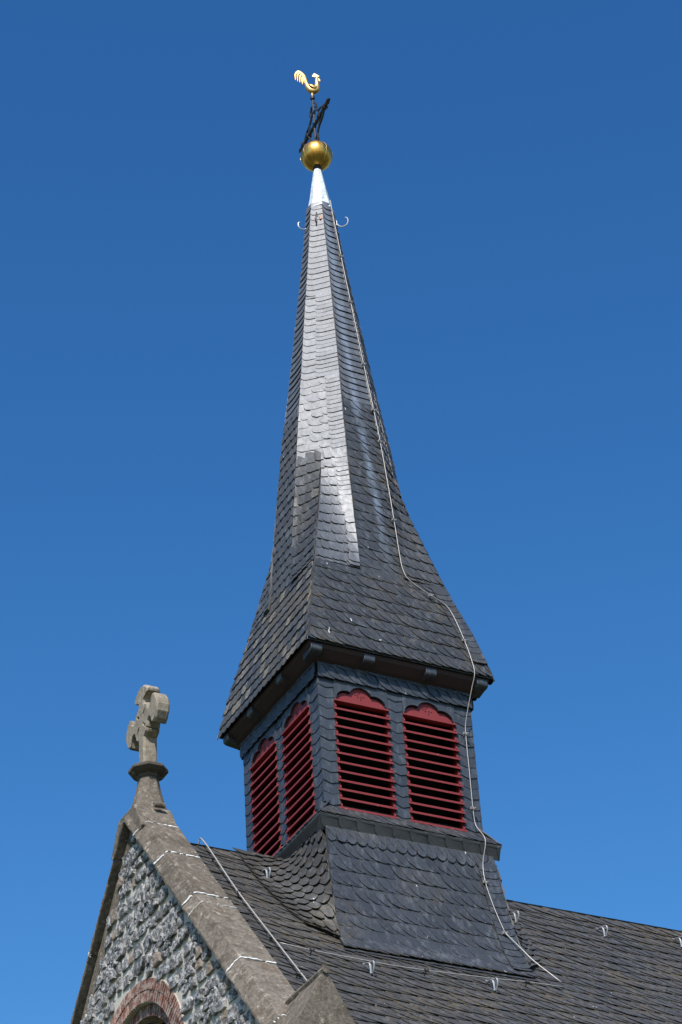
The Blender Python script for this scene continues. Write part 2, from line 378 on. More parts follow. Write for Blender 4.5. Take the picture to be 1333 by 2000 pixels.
# ---- nave roof
mb = MB()
Pf = lambda u, v: np.stack([u, -v * CT, ZR - .06 - v * ST], 1)
xl = lambda v: NAVE_X0; xr = lambda v: NAVE_X1
under(mb, Pf, xl, xr, 0, SLOPE, 2, 2)
slates(mb, Pf, xl, xr, [(.05, .30)], .30, 'arc', base=0.035, lift=.035, jit=.02, th=.014)           # ridge course, stands proud of the ridge
rows = courses(.12, SLOPE, .315)
slates(mb, Pf, xl, xr, rows[::1], .265, 'arc', lift=.030, step=.046, th=.014, jit=.010, skew=0.012, stagger='random')
Pb = lambda u, v: np.stack([u, v * CT, ZR - .06 - v * ST], 1)
under(mb, Pb, xl, xr, 0, SLOPE, 2, 2, flip=-1)
slates(mb, Pb, xl, xr, courses(.05, 2.0, .315), .265, 'arc', mirror=True, lift=.018, step=.032, flip=-1)
nave = mb.build('nave_roof', M_NAVE, church)

# ---- side walls
mb = MB()
box(mb, (-4.2, -EAVE_Y + .35, GROUND - .5), (NAVE_X1, -EAVE_Y + .9, EAVE_Z + .2))
mb.build('side_wall', M_BED, church); mb = MB()
box(mb, (-4.2, EAVE_Y - .9, GROUND - .5), (NAVE_X1, EAVE_Y - .35, EAVE_Z + .2))
mb.build('side_wall', M_BED, church)

# ---- gable wall
WX = -4.265
hw = lambda z: max(0.0, (ZR + .16 / CT - z) / math.tan(TH))       # half width of the gable at height z
ARC_Z, ARC_R = -5.03, 2.06
mb = MB()
# wall body with the arched opening left free: made of vertical strips
ys = np.linspace(-EAVE_Y, EAVE_Y, 121)
OPEN = 1.69
for a, b in zip(ys[:-1], ys[1:]):
    def top(y): return ZR + .10 - abs(y) * math.tan(TH)
    m = (a + b) / 2
    def arcz(y): return ARC_Z + math.sqrt(max(0, OPEN ** 2 - y * y)) if abs(y) < OPEN else None
    segs = [(GROUND - .5, GROUND - .5, top(a), top(b))] if abs(m) > OPEN else \
        [(arcz(np.clip(a, -OPEN + 1e-4, OPEN - 1e-4)), arcz(np.clip(b, -OPEN + 1e-4, OPEN - 1e-4)), top(a), top(b)), (GROUND - .5, GROUND - .5, -9.5, -9.5)]
    for za, zb, ta, tb in segs:
        v = [(WX, a, za), (WX, b, zb), (WX, b, tb), (WX, a, ta), (WX + .55, a, za), (WX + .55, b, zb), (WX + .55, b, tb), (WX + .55, a, ta)]
        mb.add(v, [(0, 1, 2, 3)[::-1], (4, 5, 6, 7), (0, 4, 5, 1), (3, 2, 6, 7)])
v = [(WX, OPEN, ARC_Z), (WX + .55, OPEN, ARC_Z), (WX + .55, OPEN, -9.5), (WX, OPEN, -9.5)]
mb.add(v, [(0, 1, 2, 3)]); mb.add([(x, -y, z) for x, y, z in v], [(3, 2, 1, 0)])
wall = mb.build('gable_wall', M_BED, church)

# rubble stones bedded in the wall
mb = MB()
def rubble(yc, zc, w_, h_):
    k = 9; lim = hw(zc) - (.16 if yc > 0 else -.02)
    if abs(yc) + w_ * .4 > lim: return
    rr = math.hypot(yc, zc - ARC_Z)
    if zc > ARC_Z and rr < ARC_R + .01 + .36 * h_: return
    if zc <= ARC_Z and abs(yc) < ARC_R + .02 + .4 * w_: return
    bx = [(-1, -1), (0, -1.02), (1, -1), (1.03, 0), (1, 1), (.3, 1.03), (-.4, 1.0), (-1, 1), (-1.02, .1)]
    bx = np.array(bx) + (rng.random((k, 2)) - .5) * np.array([.34, .30])
    cut_ = rng.integers(0, 4)
    bx[[0, 2, 4, 7][cut_]] *= .72
    tilt = (rng.random() - .5) * .30; ga, gb = (rng.random(2) - .5) * .22
    def ring(sc_, rise, jit):
        cy_ = bx[:, 0] * w_ / 2 * sc_; cz_ = bx[:, 1] * h_ / 2 * sc_
        yy = yc + cy_ * math.cos(tilt) - cz_ * math.sin(tilt); zz = zc + cz_ * math.cos(tilt) + cy_ * math.sin(tilt)
        return np.stack([WX - rise - (rng.random(k) - .5) * jit - ga * cy_ * (sc_ < .95) - gb * cz_ * (sc_ < .95), yy + (rng.random(k) - .5) * .01, zz + (rng.random(k) - .5) * .01], 1)
    hgt = .026 + .042 * rng.random(); sl_y = (rng.random() - .5) * .07; 
    rings = [ring(1.0, -.02, 0), ring(.93, hgt * .95, .008), ring(.66, hgt * 1.05, .014), ring(.34, hgt * 1.1, .018)]
    cen = np.array([[WX - hgt * 1.1 - (rng.random() - .5) * .02, yc, zc]])
    vs = np.vstack(rings + [cen]); fs = []
    for q in range(3):
        for j in range(k):
            a, b = q * k + j, q * k + (j + 1) % k; c_, e_ = a + k, b + k
            fs += [(b, a, c_), (b, c_, e_)]
    fs += [(3 * k + (j + 1) % k, 3 * k + j, 4 * k) for j in range(k)]
    mb.add(vs, fs, rnd=rng.random())
z = .1
while z > -11.5:
    h_ = .17 + .11 * rng.random() + (.05 if z < -8 else 0); zc = z - h_ / 2
    W = hw(zc); y = -W - rng.random() * .2
    while y < W:
        w_ = .16 + .25 * rng.random() ** 1.2 + (.06 if z < -8 else 0)
        wob = .045 * math.sin(y * 2.1 + z * 5) + .02 * math.sin(y * 6.3 + z)
        if w_ < .2 and rng.random() < .35 and h_ > .17:
            rubble(y + w_ / 2, zc + wob + h_ * .26, w_ * .92, h_ * .46); rubble(y + w_ / 2, zc + wob - h_ * .26, w_ * .92, h_ * .46)
        else: rubble(y + w_ / 2, zc + wob, w_ * .86, h_ * (.74 + .12 * rng.random()))
        y += w_ + .006 + .012 * rng.random()
    z -= h_ + .004
mb.build('rubble_stonework', M_RUBBLE, wall)

# dressed strip of brown stone under the coping of the far rake
mb = MB()
for s in (1,):
    c_ = .0
    while c_ < SLOPE:
        l_ = .7 + .5 * rng.random(); e_ = min(c_ + l_ - .012, SLOPE)
        def q(c, h): return (s * (-1) * -c * CT + s * (-1) * h * 0, ZR - c * ST + h / CT)
        y0, y1 = s * c_ * CT, s * e_ * CT; z0, z1 = ZR - c_ * ST, ZR - e_ * ST
        t_, b_ = .12 / CT, (-.14 - .05 * rng.random()) / CT; x0 = WX - .010 - .010 * rng.random()
        v = [(x0, y0, z0 + t_), (x0, y1, z1 + t_), (x0, y1, z1 + b_), (x0, y0, z0 + b_)]
        v += [(WX + .05, a, b) for _, a, b in v]
        fs = [(0, 1, 2, 3), (0, 3, 7, 4), (1, 5, 6, 2), (3, 2, 6, 7), (0, 4, 5, 1)]
        mb.add(v, fs if s > 0 else [f[::-1] for f in fs]); c_ += l_
mb.build('dressed_verge_stones', M_COPE, wall)

# brick arch: three rings of voussoirs
mb = MB(); bed = MB()
for ri, (ra_, rb_) in enumerate(((1.50, 1.685), (1.70, 1.875), (1.89, 2.06))):
    n = int(math.pi * rb_ / .088); dep = (-.07, .020, .028)[ri]
    for i in range(-14, n + 14):
        if i < 0 or i >= n:   # straight jambs below the springing
            j = (-i) if i < 0 else (i - n + 1); s = 1 if i < 0 else -1
            z1 = ARC_Z - (j - 1) * .088 - .008; z0 = z1 - .074
            y0, y1 = sorted((s * ra_, s * rb_))
            box(mb, (WX - dep + .0, y0 + .006, z0), (WX - dep + (.4 if ri == 0 else .14), y1 - .006, z1), rnd=rng.random()); continue
        a0 = math.pi * (i + .13) / n; a1 = math.pi * (i + .87) / n; dj = (rng.random() - .5) * .008
        pts = [(math.cos(a) * r, ARC_Z + math.sin(a) * r) for r, a in ((ra_, a0), (rb_, a0), (rb_, a1), (ra_, a1))]
        prism(mb, pts, (.4 if ri == 0 else .14, 0, 0), (WX - dep + dj, 0, 0), (0, 1, 0), (0, 0, 1), rnd=rng.random())
    dd = dep - .014
    for i in range(48):
        a0, a1 = math.pi * i / 48, math.pi * (i + 1) / 48
        pts = [(math.cos(a) * r, ARC_Z + math.sin(a) * r) for r, a in ((ra_ + .001, a0), (rb_ + .012, a0), (rb_ + .012, a1), (ra_ + .001, a1))]
        prism(bed, pts, (.4 if ri == 0 else .12, 0, 0), (WX - dd, 0, 0), (0, 1, 0), (0, 0, 1))
    for s in (-1, 1):
        y0, y1 = sorted((s * ra_, s * (rb_ + .012)))
        box(bed, (WX - dd, y0, -9.4), (WX - dd + (.4 if ri == 0 else .12), y1, ARC_Z))
arch = mb.build('brick_arch', M_BRICK, wall)
bed.build('arch_mortar', M_BED, wall)
mb = MB(); box(mb, (WX + .42, -1.7, -9.6), (WX + .46, 1.7, ARC_Z + 1.7)); mb.build('arched_window', M_GLASS, wall)

# ---- coping on both rakes
def cope_pt(X, h, c, s):           # c: distance down the slope, s=-1 front, +1 back
    return (X, s * (c * CT + h * ST), ZR - c * ST + h * CT)
prof = [(-4.20, .10), (-4.22, .135), (-4.405, .140), (-4.42, .150), (-4.42, .185), (-4.30, .415), (-4.275, .43), (-3.72, .415), (-3.69, .39), (-3.69, .0)]
mb = MB()
JOINTS = {-1: [.46, 1.70, 3.28, 3.62, 5.55, 7.4], 1: [.46, 2.1, 4.0, 6.2]}
for s in (-1, 1):
    cuts = [-.2] + JOINTS[s] + [8.6]
    for si, (c0, c1) in enumerate(zip(cuts[:-1], cuts[1:])):
        dh = (rng.random() - .5) * .022; dx = (rng.random() - .5) * .018; n = max(2, int((c1 - c0) / .12))
        vs = []
        for i in range(n + 1):
            c = c0 + .006 + (c1 - c0 - .012) * i / n
            for X, h in prof:
                p = list(cope_pt(X + dx + (rng.random() - .5) * .010, h + (dh if h > .05 else 0) + (rng.random() - .5) * .008, c, s))
                # mitre at the apex plane
                if s * p[1] < 0: p[1] = 0; p[2] = ZR + h / CT
                vs.append(p)
        k = len(prof)
        fs = [[i * k + j, i * k + j + 1, (i + 1) * k + j + 1, (i + 1) * k + j] for i in range(n) for j in range(k - 1)]
        fs += [list(range(k))[::-1], [n * k + j for j in range(k)]]
        if s > 0: fs = [f[::-1] for f in fs]
        mb.add(vs, fs, rnd=rng.random())
cope = mb.build('gable_coping', M_COPE, church)
for s in (-1, 1):
    for ji, c in enumerate(JOINTS[s]):
        mb = MB()
        wj = .016 if ji != 3 else .007
        pr0 = prof[3:9]; pr2 = []
        for (xa, ha), (xb, hb) in zip(pr0[:-1], pr0[1:]):
            m_ = max(1, int(math.hypot(xb - xa, hb - ha) / .035))
            pr2 += [(xa + (xb - xa) * q / m_, ha + (hb - ha) * q / m_) for q in range(m_)]
        pr2.append(pr0[-1]); k = len(pr2); vs = []
        wv = [wj * (.55 + .9 * rng.random()) for _ in pr2]; hv = [.004 + .012 * rng.random() - (.03 if rng.random() < (.12 if ji != 3 else .35) else 0) for _ in pr2]
        ev = [(rng.random() - .5) * .014 for _ in pr2]
        for sg in (-1, 1):
            for (X, h), w1, h1, e1 in zip(pr2, wv, hv, ev): vs.append(cope_pt(X - (h1 if X < -4.28 else 0), h + (h1 if X > -4.30 else h1 * .4), c + sg * w1 + e1, s))
            for (X, h), w1, h1, e1 in zip(pr2, wv, hv, ev): vs.append(cope_pt(X + (.03 if X < -4.28 else 0), h - .03, c + sg * w1 + e1, s))
        fs = []
        for j in range(k - 1): fs += [[j, j + 1, 2 * k + j + 1, 2 * k + j], [j, k + j, k + j + 1, j + 1], [2 * k + j, 2 * k + j + 1, 3 * k + j + 1, 3 * k + j]]
        mb.add(vs, fs)
        mb.build('mortar_joint', M_MORTAR, cope)

# ---- kneeler: small gabled stone with a roll along its ridge
mb = MB()
KX, KY0, KY1, KZ = -4.01, -6.0, -4.6, -5.24
n = 8; vs = []
half = lambda dz: .03 + dz * .56
for i in range(n + 1):
    y = KY0 + (KY1 - KY0) * i / n
    for X, zz in ((-.52, -.95), (-.42, -.72), (-.03, -.02), (.03, -.02), (.42, -.72), (.47, -.95)):
        vs.append((KX + X + (rng.random() - .5) * .012, y, KZ + zz + (rng.random() - .5) * .012))
k = 6
fs = [[i * k + j, i * k + j + 1, (i + 1) * k + j + 1, (i + 1) * k + j] for i in range(n) for j in range(k - 1)] + [list(range(k))[::-1], [n * k + j for j in range(k)], ]
fs += [[i * k, (i + 1) * k, (i + 1) * k + k - 1, i * k + k - 1] for i in range(n)]
mb.add(vs, fs)
box(mb, (KX - .33, -6.0 + .12, -7.0), (KX + .35, KY1, -6.2))
kn = mb.build('kneeler_stone', M_COPE, church)
mb = MB()
tube(mb, [(KX, KY0 - .03, KZ + .01), (KX, KY0 + .5, KZ + .015), (KX, KY1 - .1, KZ + .01)], [.055, .052, .055], 8)
mb.build('ridge_roll', M_COPE, kn)

# ================================================================== STONE CROSS on the gable apex
CX = -3.97
cross = empty('gable_cross', (CX, 0, .2), 'weathered sandstone cross with pointed leaf arms on the gable apex', 'cross')
# saddle stone
mb = MB()
sad = [(-.66, -.42), (-.40, .02), (-.33, .12), (.33, .12), (.40, .02), (.66, -.42), (.54, -.50), (0, .02), (-.54, -.50)]
prism(mb, [(a, b + .0) for a, b in sad], (.66, 0, 0), (CX - .405, 0, .0), (0, 1, 0), (0, 0, 1))
mb.build('saddle_stone', M_COPE, cross, bevel=.025)
for s in (-1, 1):
    mb = MB(); tube(mb, [(CX - .10, s * .455, .10), (CX - .0, s * .455, .11), (CX + .09, s * .455, .10)], [.045, .052, .045], 10)
    mb.build('roll_moulding', M_COPE, cross)
mb = MB()
def octa(r, z, q=1.0): return [(CX + r * q * math.cos(math.pi / 8 + i * math.pi / 4), r * math.sin(math.pi / 8 + i * math.pi / 4), z) for i in range(8)]
levels = [(.40, .02), (.355, .14), (.30, .26), (.25, .42), (.205, .62), (.175, .80)]
vs = [p for r, z in levels for p in octa(r, z)]
mb.add(vs, [(i * 8 + j, i * 8 + (j + 1) % 8, (i + 1) * 8 + (j + 1) % 8, (i + 1) * 8 + j) for i in range(len(levels) - 1) for j in range(8)] + [tuple(range(7, -1, -1)), tuple(range(40, 48))])
mb.build('pedestal', M_COPE, cross, bevel=.012)
mb = MB()
levels = [(.165, .78), (.195, .81), (.20, .85), (.27, .885), (.335, .935), (.335, .985), (.20, 1.04)]
vs = [p for r, z in levels for p in octa(r, z)]; m_ = len(levels)
mb.add(vs, [(i * 8 + j, i * 8 + (j + 1) % 8, (i + 1) * 8 + (j + 1) % 8, (i + 1) * 8 + j) for i in range(m_ - 1) for j in range(8)] + [tuple(range(7, -1, -1)), tuple(range((m_ - 1) * 8, m_ * 8))])
mb.build('collar', M_COLLAR, cross, bevel=.006)
# cross head: bevelled slab outlined in the YZ plane
zc = 1.91
arm = [(.085, .085), (.12, .09), (.17, .14), (.215, .245), (.25, .23), (.275, .135), (.32, .105), (.39, .11), (.43, .165), (.465, .27), (.51, .285), (.58, .235), (.65, .13), (.675, 0.0)]
def arm_pts(dirv, nrm, arm_=arm):
    L = [(dirv[0] * r + nrm[0] * h, dirv[1] * r + nrm[1] * h) for r, h in arm_]
    Rr = [(dirv[0] * r - nrm[0] * h, dirv[1] * r - nrm[1] * h) for r, h in arm_[:-1]][::-1]
    return L + Rr
low = [(.10, .09), (.14, .10), (.20, .17), (.26, .24), (.30, .22), (.36, .115), (.92, .11)]
outl = arm_pts((0, 1), (-1, 0))[:] + arm_pts((1, 0), (0, 1)) + \
    [(h, -r) for r, h in low] + [(-h, -r) for r, h in low[::-1]] + arm_pts((-1, 0), (0, -1))
mb = MB()
k = len(outl)
layers = [(-.125, .80), (-.09, 1.0), (.09, 1.0), (.125, .80)]
vs = []
for xo, scl in layers:
    for y, z in outl:
        rr = max(abs(y), abs(z)); inn = min(abs(y), abs(z))
        ins = .022 if scl < 1 else 0
        ay, az = (abs(y) - ins * (1 if abs(y) > .1 else abs(y) / .1)), (abs(z) - ins * (1 if abs(z) > .1 else abs(z) / .1))
        zz = math.copysign(max(az, 0), z)
        if z < -.87: zz = z
        vs.append((CX + xo, math.copysign(max(ay, 0), y), zc + zz))
mb.add(vs, [(q * k + j, q * k + (j + 1) % k, (q + 1) * k + (j + 1) % k, (q + 1) * k + j) for q in range(3) for j in range(k)] + [tuple(range(k))[::-1], tuple(3 * k + j for j in range(k))])
mb.build('cross_head', M_CROSS, cross, bevel=.008)

# ================================================================== BELL TURRET
turret = empty('bell_turret', (0, 0, -3), 'slate clad bell turret with red louvres and tall needle spire astride the nave ridge', 'turret')

# ---- skirt
SK = [(-.40, 1.60, 1.56), (-.7, 1.635, 1.575), (-1.0, 1.68, 1.59), (-1.5, 1.77, 1.615), (-2.0, 1.88, 1.645), (-2.4, 2.0, 1.675), (-2.65, 2.1, 1.70), (-2.85, 2.25, 1.72), (-2.95, 2.37, 1.73)]
SK = smooth_pts([(z, y, x) for z, y, x in SK], 5)
SKA = np.array(SK); SKv = np.concatenate([[0], np.cumsum(np.hypot(np.diff(SKA[:, 0]), np.diff(SKA[:, 1])))])
def skirt_front(s):
    def P(u, v):
        z = np.interp(v, SKv, SKA[:, 0]); y = np.interp(v, SKv, SKA[:, 1])
        return np.stack([u, s * -y, z], 1)
    return P
hxs = lambda v: float(np.interp(v, SKv, SKA[:, 2]))
SKL = SKv[-1]
for s, fl in ((1, 1), (-1, -1)):
    mb = MB(); P = skirt_front(s)
    under(mb, P, lambda v: -hxs(v), hxs, 0, SKL, 4, 20, flip=fl)
    slates(mb, P, lambda v: -hxs(v), hxs, courses(-.02, SKL - .04, .292), .186, 'arc', mirror=(s < 0), flip=fl, lift=.026, step=.036, th=.012, stagger=True)
    if s > 0:      # hip slates along the right border
        for vv in courses(.22, SKL - .25, .145):
            slates(mb, P, lambda v: hxs(v) - .36, hxs, [vv], .36, 'round', fit=True, base=.062, lift=.004, step=.016, stagger=False)
    # top course of small rounded slates below the ledge
    slates(mb, P, lambda v: -hxs(v), hxs, [(.02, .30)], .19, 'round', flip=fl, base=.036, step=.02, lift=.012, th=.012, fit=True, stagger=False, tone=lambda a, b: .75 + .6 * rng.random())
    mb.build('skirt', M_SKIRT, turret)

# ---- concave slated fillets between the nave roof and the turret's gable-side / far-side walls
SL3 = 3.02
def fillet(sx, sy_):
    bcurve = [(0.0, (1.56, -.12, -.34)), (.35, (1.56, -.45, -.36)), (1.0, (1.57, -1.1, -.38)), (1.42, (1.575, -1.50, -.42)), (1.6, (1.575, -1.64, -.62)), (2.0, (1.585, -1.73, -1.12)), (2.5, (1.61, -1.87, -1.80)), (2.8, (1.64, -2.02, -2.38)), (3.02, (1.68, -2.14, -2.66))]
    bt = np.array([b[0] for b in bcurve]); bp = np.array([b[1] for b in bcurve])
    def pts(U, v):
        Ax = np.interp(v, [0, 1.5, 2.6, 3.02], [2.42, 2.40, 2.25, 2.12]); Ay = -v * CT * .92; Az = ZR + .02 - v * ST * .92
        # the lower end runs back onto the roof plane
        A = np.stack([Ax, Ay, Az], 1)
        B = np.stack([np.interp(v, bt, bp[:, i]) for i in range(3)], 1)
        K = np.stack([np.interp(v, [0, 2.6, 3.02], [1.68, 1.78, 1.88]), .55 * Ay + .45 * B[:, 1], ZR - (-(.55 * Ay + .45 * B[:, 1])) * math.tan(TH) + .05], 1)
        U = U[:, None]
        p = (1 - U) ** 2 * A + 2 * U * (1 - U) * K + U ** 2 * B
        p[:, 0] *= -sx * -1; p[:, 1] *= sy_
        return p
    def length(v):
        q = pts(np.linspace(0, 1, 12), np.full(12, v)); return float(np.linalg.norm(np.diff(q, axis=0), axis=1).sum())
    vs_ = np.linspace(0, SL3, 30); ls = np.array([length(v) for v in vs_])
    Ln = lambda v: np.interp(v, vs_, ls)
    P = lambda u, v: pts(np.clip(np.asarray(u), -.02, 9) / Ln(v), np.asarray(v, float))
    return P, (lambda v: 0.0), (lambda v: float(Ln(v)))
for sx in (-1, 1):
    for sy_ in (1, -1):
        if sy_ < 0: continue
        P, ul, ur = fillet(sx, sy_)
        mb = MB(); fl = 1 if sx < 0 else -1
        under(mb, P, ul, ur, 0, SL3, 14, 30, flip=fl)
        slates(mb, P, ul, ur, courses(-.1, SL3 + .05, .235), .20, 'tongue', flip=fl, lift=.016, step=.044, th=.014, stagger=True, jit=.012, size_var=.25)
        mb.build('slate_valley', M_FILL, turret)

# ---- ledge
mb = MB()
LE = 1.695
Pl = lambda axis, s: (lambda u, v: np.stack([u, -(1.50 + v * .80), .03 - v * .95], 1) if axis == 'f' else (np.stack([-(1.50 + v * .80), -u, .03 - v * .95], 1) if axis == 'l' else (np.stack([1.50 + v * .80, u, .03 - v * .95], 1) if axis == 'r' else np.stack([-u, 1.50 + v * .80, .03 - v * .95], 1))))
for ax in 'flrb':
    P = Pl(ax, 1)
    wdt = lambda v: 1.50 + max(0, v) * .80
    under(mb, P, lambda v: -wdt(v), wdt, 0, .25, 2, 2)
    slates(mb, P, lambda v: -wdt(v), wdt, [(-.02, .255)], .16, 'arc', lift=.016, step=.012, th=.010)
ledge = mb.build('ledge', M_SKIRT, turret)
mb = MB()
# cove under the ledge
pc = smooth_pts([(1.705, -.215, 0), (1.69, -.26, 0), (1.62, -.35, 0), (1.575, -.45, 0)], 3)
for ax in range(4):
    vs = []
    for a, z, _ in pc:
        for s in (-1, 1):
            x, y = s * (a + .002), -a
            for _ in range(ax): x, y = y, -x
            vs.append((x, y, z))
    mb.add(vs, [(2 * i, 2 * i + 1, 2 * i + 3, 2 * i + 2)[::-1] for i in range(len(pc) - 1)])
mb.build('cove', M_FLASH, ledge)
mb = MB()
Pc = lambda u, v: np.stack([u, -np.interp(v, [0, .08, .18, .26], [1.70, 1.685, 1.62, 1.58]), np.interp(v, [0, .08, .18, .26], [-.22, -.27, -.36, -.44])], 1)
slates(mb, Pc, lambda v: -1.69, lambda v: 1.69, [(-.0, .26)], .33, 'skirt', lift=.012, step=.012, th=.008, jit=.003)
mb.build('cove_slates', M_FLASH, ledge)

# ---- belfry walls : boarding behind, slate columns in front
H = 1.47
WIN = (-1.19, -.165), (.12, 1.145)      # window spans along the front, viewed left to right
Z0, ZT = .03, 2.10
mb = MB()
def frame(side):        # local (a: to the right seen from outside, o: outward, z) -> world
    def f(a, o_, z):
        return {'f': (a, -o_, z), 'l': (-o_, -a, z), 'r': (o_, a, z), 'b': (-a, o_, z)}[side]
    return f
def lbox(mb, F, a0, a1, o0, o1, z0, z1, **k):
    v = [F(a, o_, z) for z in (z0, z1) for a, o_ in ((a0, o1), (a1, o1), (a1, o0), (a0, o0))]
    mb.add(v, [(0, 3, 2, 1), (4, 5, 6, 7), (0, 1, 5, 4), (1, 2, 6, 5), (2, 3, 7, 6), (3, 0, 4, 7)], **k)
SIDES = {'f': WIN, 'l': WIN}
for sd_ in 'flrb':
    F = frame(sd_); W_ = SIDES.get(sd_)
    wi = H - .10
    if W_:
        (a0, a1), (b0, b1) = W_
        for x0, x1 in ((-wi, a0), (a1, b0), (b1, wi)): lbox(mb, F, x0, x1, wi, H, -.4, 2.66)
        lbox(mb, F, -wi, wi, wi, H, 2.66, 2.95); lbox(mb, F, a0, a1, wi, H, -.4, Z0 - .02); lbox(mb, F, b0, b1, wi, H, -.4, Z0 - .02)
    else: lbox(mb, F, -wi, wi, wi, H, -.4, 2.95)
for sx in (-1, 1):
    for sy_ in (-1, 1):
        x0, x1 = sorted((sx * (H - .10), sx * H)); y0, y1 = sorted((sy_ * (H - .10), sy_ * H))
        box(mb, (x0, y0, -.4), (x1, y1, 2.95))
belfry = mb.build('belfry_wall', M_DARK, turret)
mb = MB()
box(mb, (-1.05, -1.05, -.3), (1.05, 1.05, 2.9)); mb.build('bell_chamber', M_DARK, turret)

def lobes(a0, a1, z0, top, pts=7):
    """three-lobed head of a louvre opening from (a0,z0) to (a1,z0)"""
    w_ = a1 - a0; out = [(a0 + .03 * w_, z0)]
    for cx_, cz_, rx, rz, p0, p1 in ((.235, .0, .195, .60, 178, 70), (.5, .42, .20, .58, 150, 30), (.765, .0, .195, .60, 110, 2)):
        for q in np.linspace(p0, p1, pts): out.append((a0 + w_ * (cx_ + rx * math.cos(R(q))), z0 + (top - z0) * (cz_ + rz * math.sin(R(q)))))
    out.append((a1 - .03 * w_, z0)); return out

mb = MB()
for sd_ in 'flrb':
    F = frame(sd_)
    P = lambda u, v, F=F: np.array([F(a, 1.478, z_) for a, z_ in zip(u, 2.66 - v)])
    Wn = SIDES.get(sd_)
    # arrow-bottomed slate columns
    cols = [(-1.495, -1.19), (-.165, .12), (1.145, 1.495)] if Wn else [(-1.495, -1.19), (-1.19, -.85), (-.85, -.5), (-.5, -.165), (-.165, .12), (.12, .46), (.46, .8), (.8, 1.145), (1.145, 1.495)]
    for c0, c1 in cols:
        rows = courses(.12, 2.66, .205)
        slates(mb, P, lambda v: c0 + .003, lambda v: c1 - .003, rows, c1 - c0, 'arrow', fit=True, stagger=False, lift=.002, step=.018, th=.006, jit=.004, base=.003)
    # heads over the windows
    if Wn:
        for a0, a1 in Wn:
            lb = lobes(a0, a1, ZT + .08, 2.46)
            outline = [(a0, 2.665), (a0, ZT + .0), (a0 + .012, ZT + .0)] + lb + [(a1 - .012, ZT + .0), (a1, ZT + .0), (a1, 2.665)]
            # split the plate in vertical boards so the joints show
            k = len(outline)
            vo = [F(a, 1.505, z_) for a, z_ in outline]; vi = [F(a, 1.43, z_) for a, z_ in outline]
            mb.add(vo + vi, [tuple(range(k))] + [(j, k + j, k + (j + 1) % k, (j + 1) % k) for j in range(k)], rnd=.45)
            for t_ in (.1, .9):
                lbox(mb, F, a0 + (a1 - a0) * t_ - .003, a0 + (a1 - a0) * t_ + .003, 1.5, 1.509, 2.36, 2.66, rnd=.9, edge=1)
    # top band of arc slates
    P2 = lambda u, v, F=F: np.array([F(a, 1.49 + .02 * min(1, max(0, b) / .2), z_) for a, b, z_ in zip(u, v, 2.93 - v)])
    slates(mb, P2, lambda v: -1.50, lambda v: 1.50, [(-.02, .20), (.12, .425)], .20, 'arc', lift=.02, step=.016, th=.010, base=.014)
mb.build('slate_cladding', M_WALL, belfry)

# ---- louvres
def louvre(sd_, a0, a1):
    F = frame(sd_)
    mb = MB()
    jw = .035
    # zig-zag jambs
    nS = 12; dz = (ZT - Z0) / nS
    for a, b in ((a0, a0 + jw), (a1 - jw, a1)):
        lbox(mb, F, a, b, 1.38, 1.475, Z0, ZT + .02)
        for i in range(nS):
            z_ = Z0 + i * dz
            v = [F(q, o_, zz) for q in (a + .004, b - .004) for o_, zz in ((1.47, z_ + .05), (1.515, z_ + .06), (1.47, z_ + dz))]
            mb.add(v, [(0, 1, 2), (3, 5, 4), (0, 3, 4, 1), (1, 4, 5, 2), (2, 5, 3, 0)])
    lou = mb.build('louvre', M_RED, turret)
    for i in range(nS):
        z_ = Z0 + i * dz; ov = .022
        mb = MB(); j_ = (rng.random() - .5) * .008
        # board falls outwards, front edge plumb
        q = [(1.53, z_ - .002), (1.53, z_ + .036), (1.40, z_ + .120), (1.395, z_ + .080)]
        v = [F(a, o_ + j_, zz + j_ * .5) for a in (a0 - ov, a1 + ov) for o_, zz in q]
        mb.add(v, [(0, 1, 2, 3)[::-1], (4, 5, 6, 7), (0, 4, 5, 1)[::-1], (1, 5, 6, 2)[::-1], (2, 6, 7, 3)[::-1], (3, 7, 4, 0)[::-1]])
        mb.build('slat', M_RED, lou, bevel=.003)
    # tympanum with pierced holes, drip board
    mb = MB()
    lb = lobes(a0, a1, ZT + .02, 2.46); k = len(lb)
    vo = [F(a, 1.455, z_) for a, z_ in lb]; vi = [F(a, 1.42, z_) for a, z_ in lb]
    mb.add(vo + vi, [tuple(range(k))] + [tuple(range(2 * k - 1, k - 1, -1))] + [(j, k + j, k + (j + 1) % k, (j + 1) % k) for j in range(k)])
    lbox(mb, F, a0 - .005, a1 + .005, 1.40, 1.53, ZT - .0, ZT + .03)
    lbox(mb, F, a0 + .002, a1 - .002, 1.41, 1.452, ZT + .03, ZT + .14)
    tym = mb.build('tympanum', M_RED, lou)
    m_ = (a0 + a1) / 2
    for da, dz_ in ((-.085, .225), (-.035, .245), (-.035, .195), (.03, .205), (.075, .205), (.02, .155), (-.0, .275)):
        mb = MB(); pts = [(da + m_ + .013 * math.cos(q), ZT + dz_ + .013 * math.sin(q)) for q in np.arange(8) * math.pi / 4]
        mb.add([F(a, 1.458, z_) for a, z_ in pts] + [F(a, 1.45, z_) for a, z_ in pts], [tuple(range(8)), tuple(range(15, 7, -1))] + [(j, 8 + j, 8 + (j + 1) % 8, (j + 1) % 8) for j in range(8)])
        mb.build('pierced_hole', M_DARK, lou)
    return lou
for sd_ in SIDES:
    for a0, a1 in SIDES[sd_]: louvre(sd_, a0, a1)

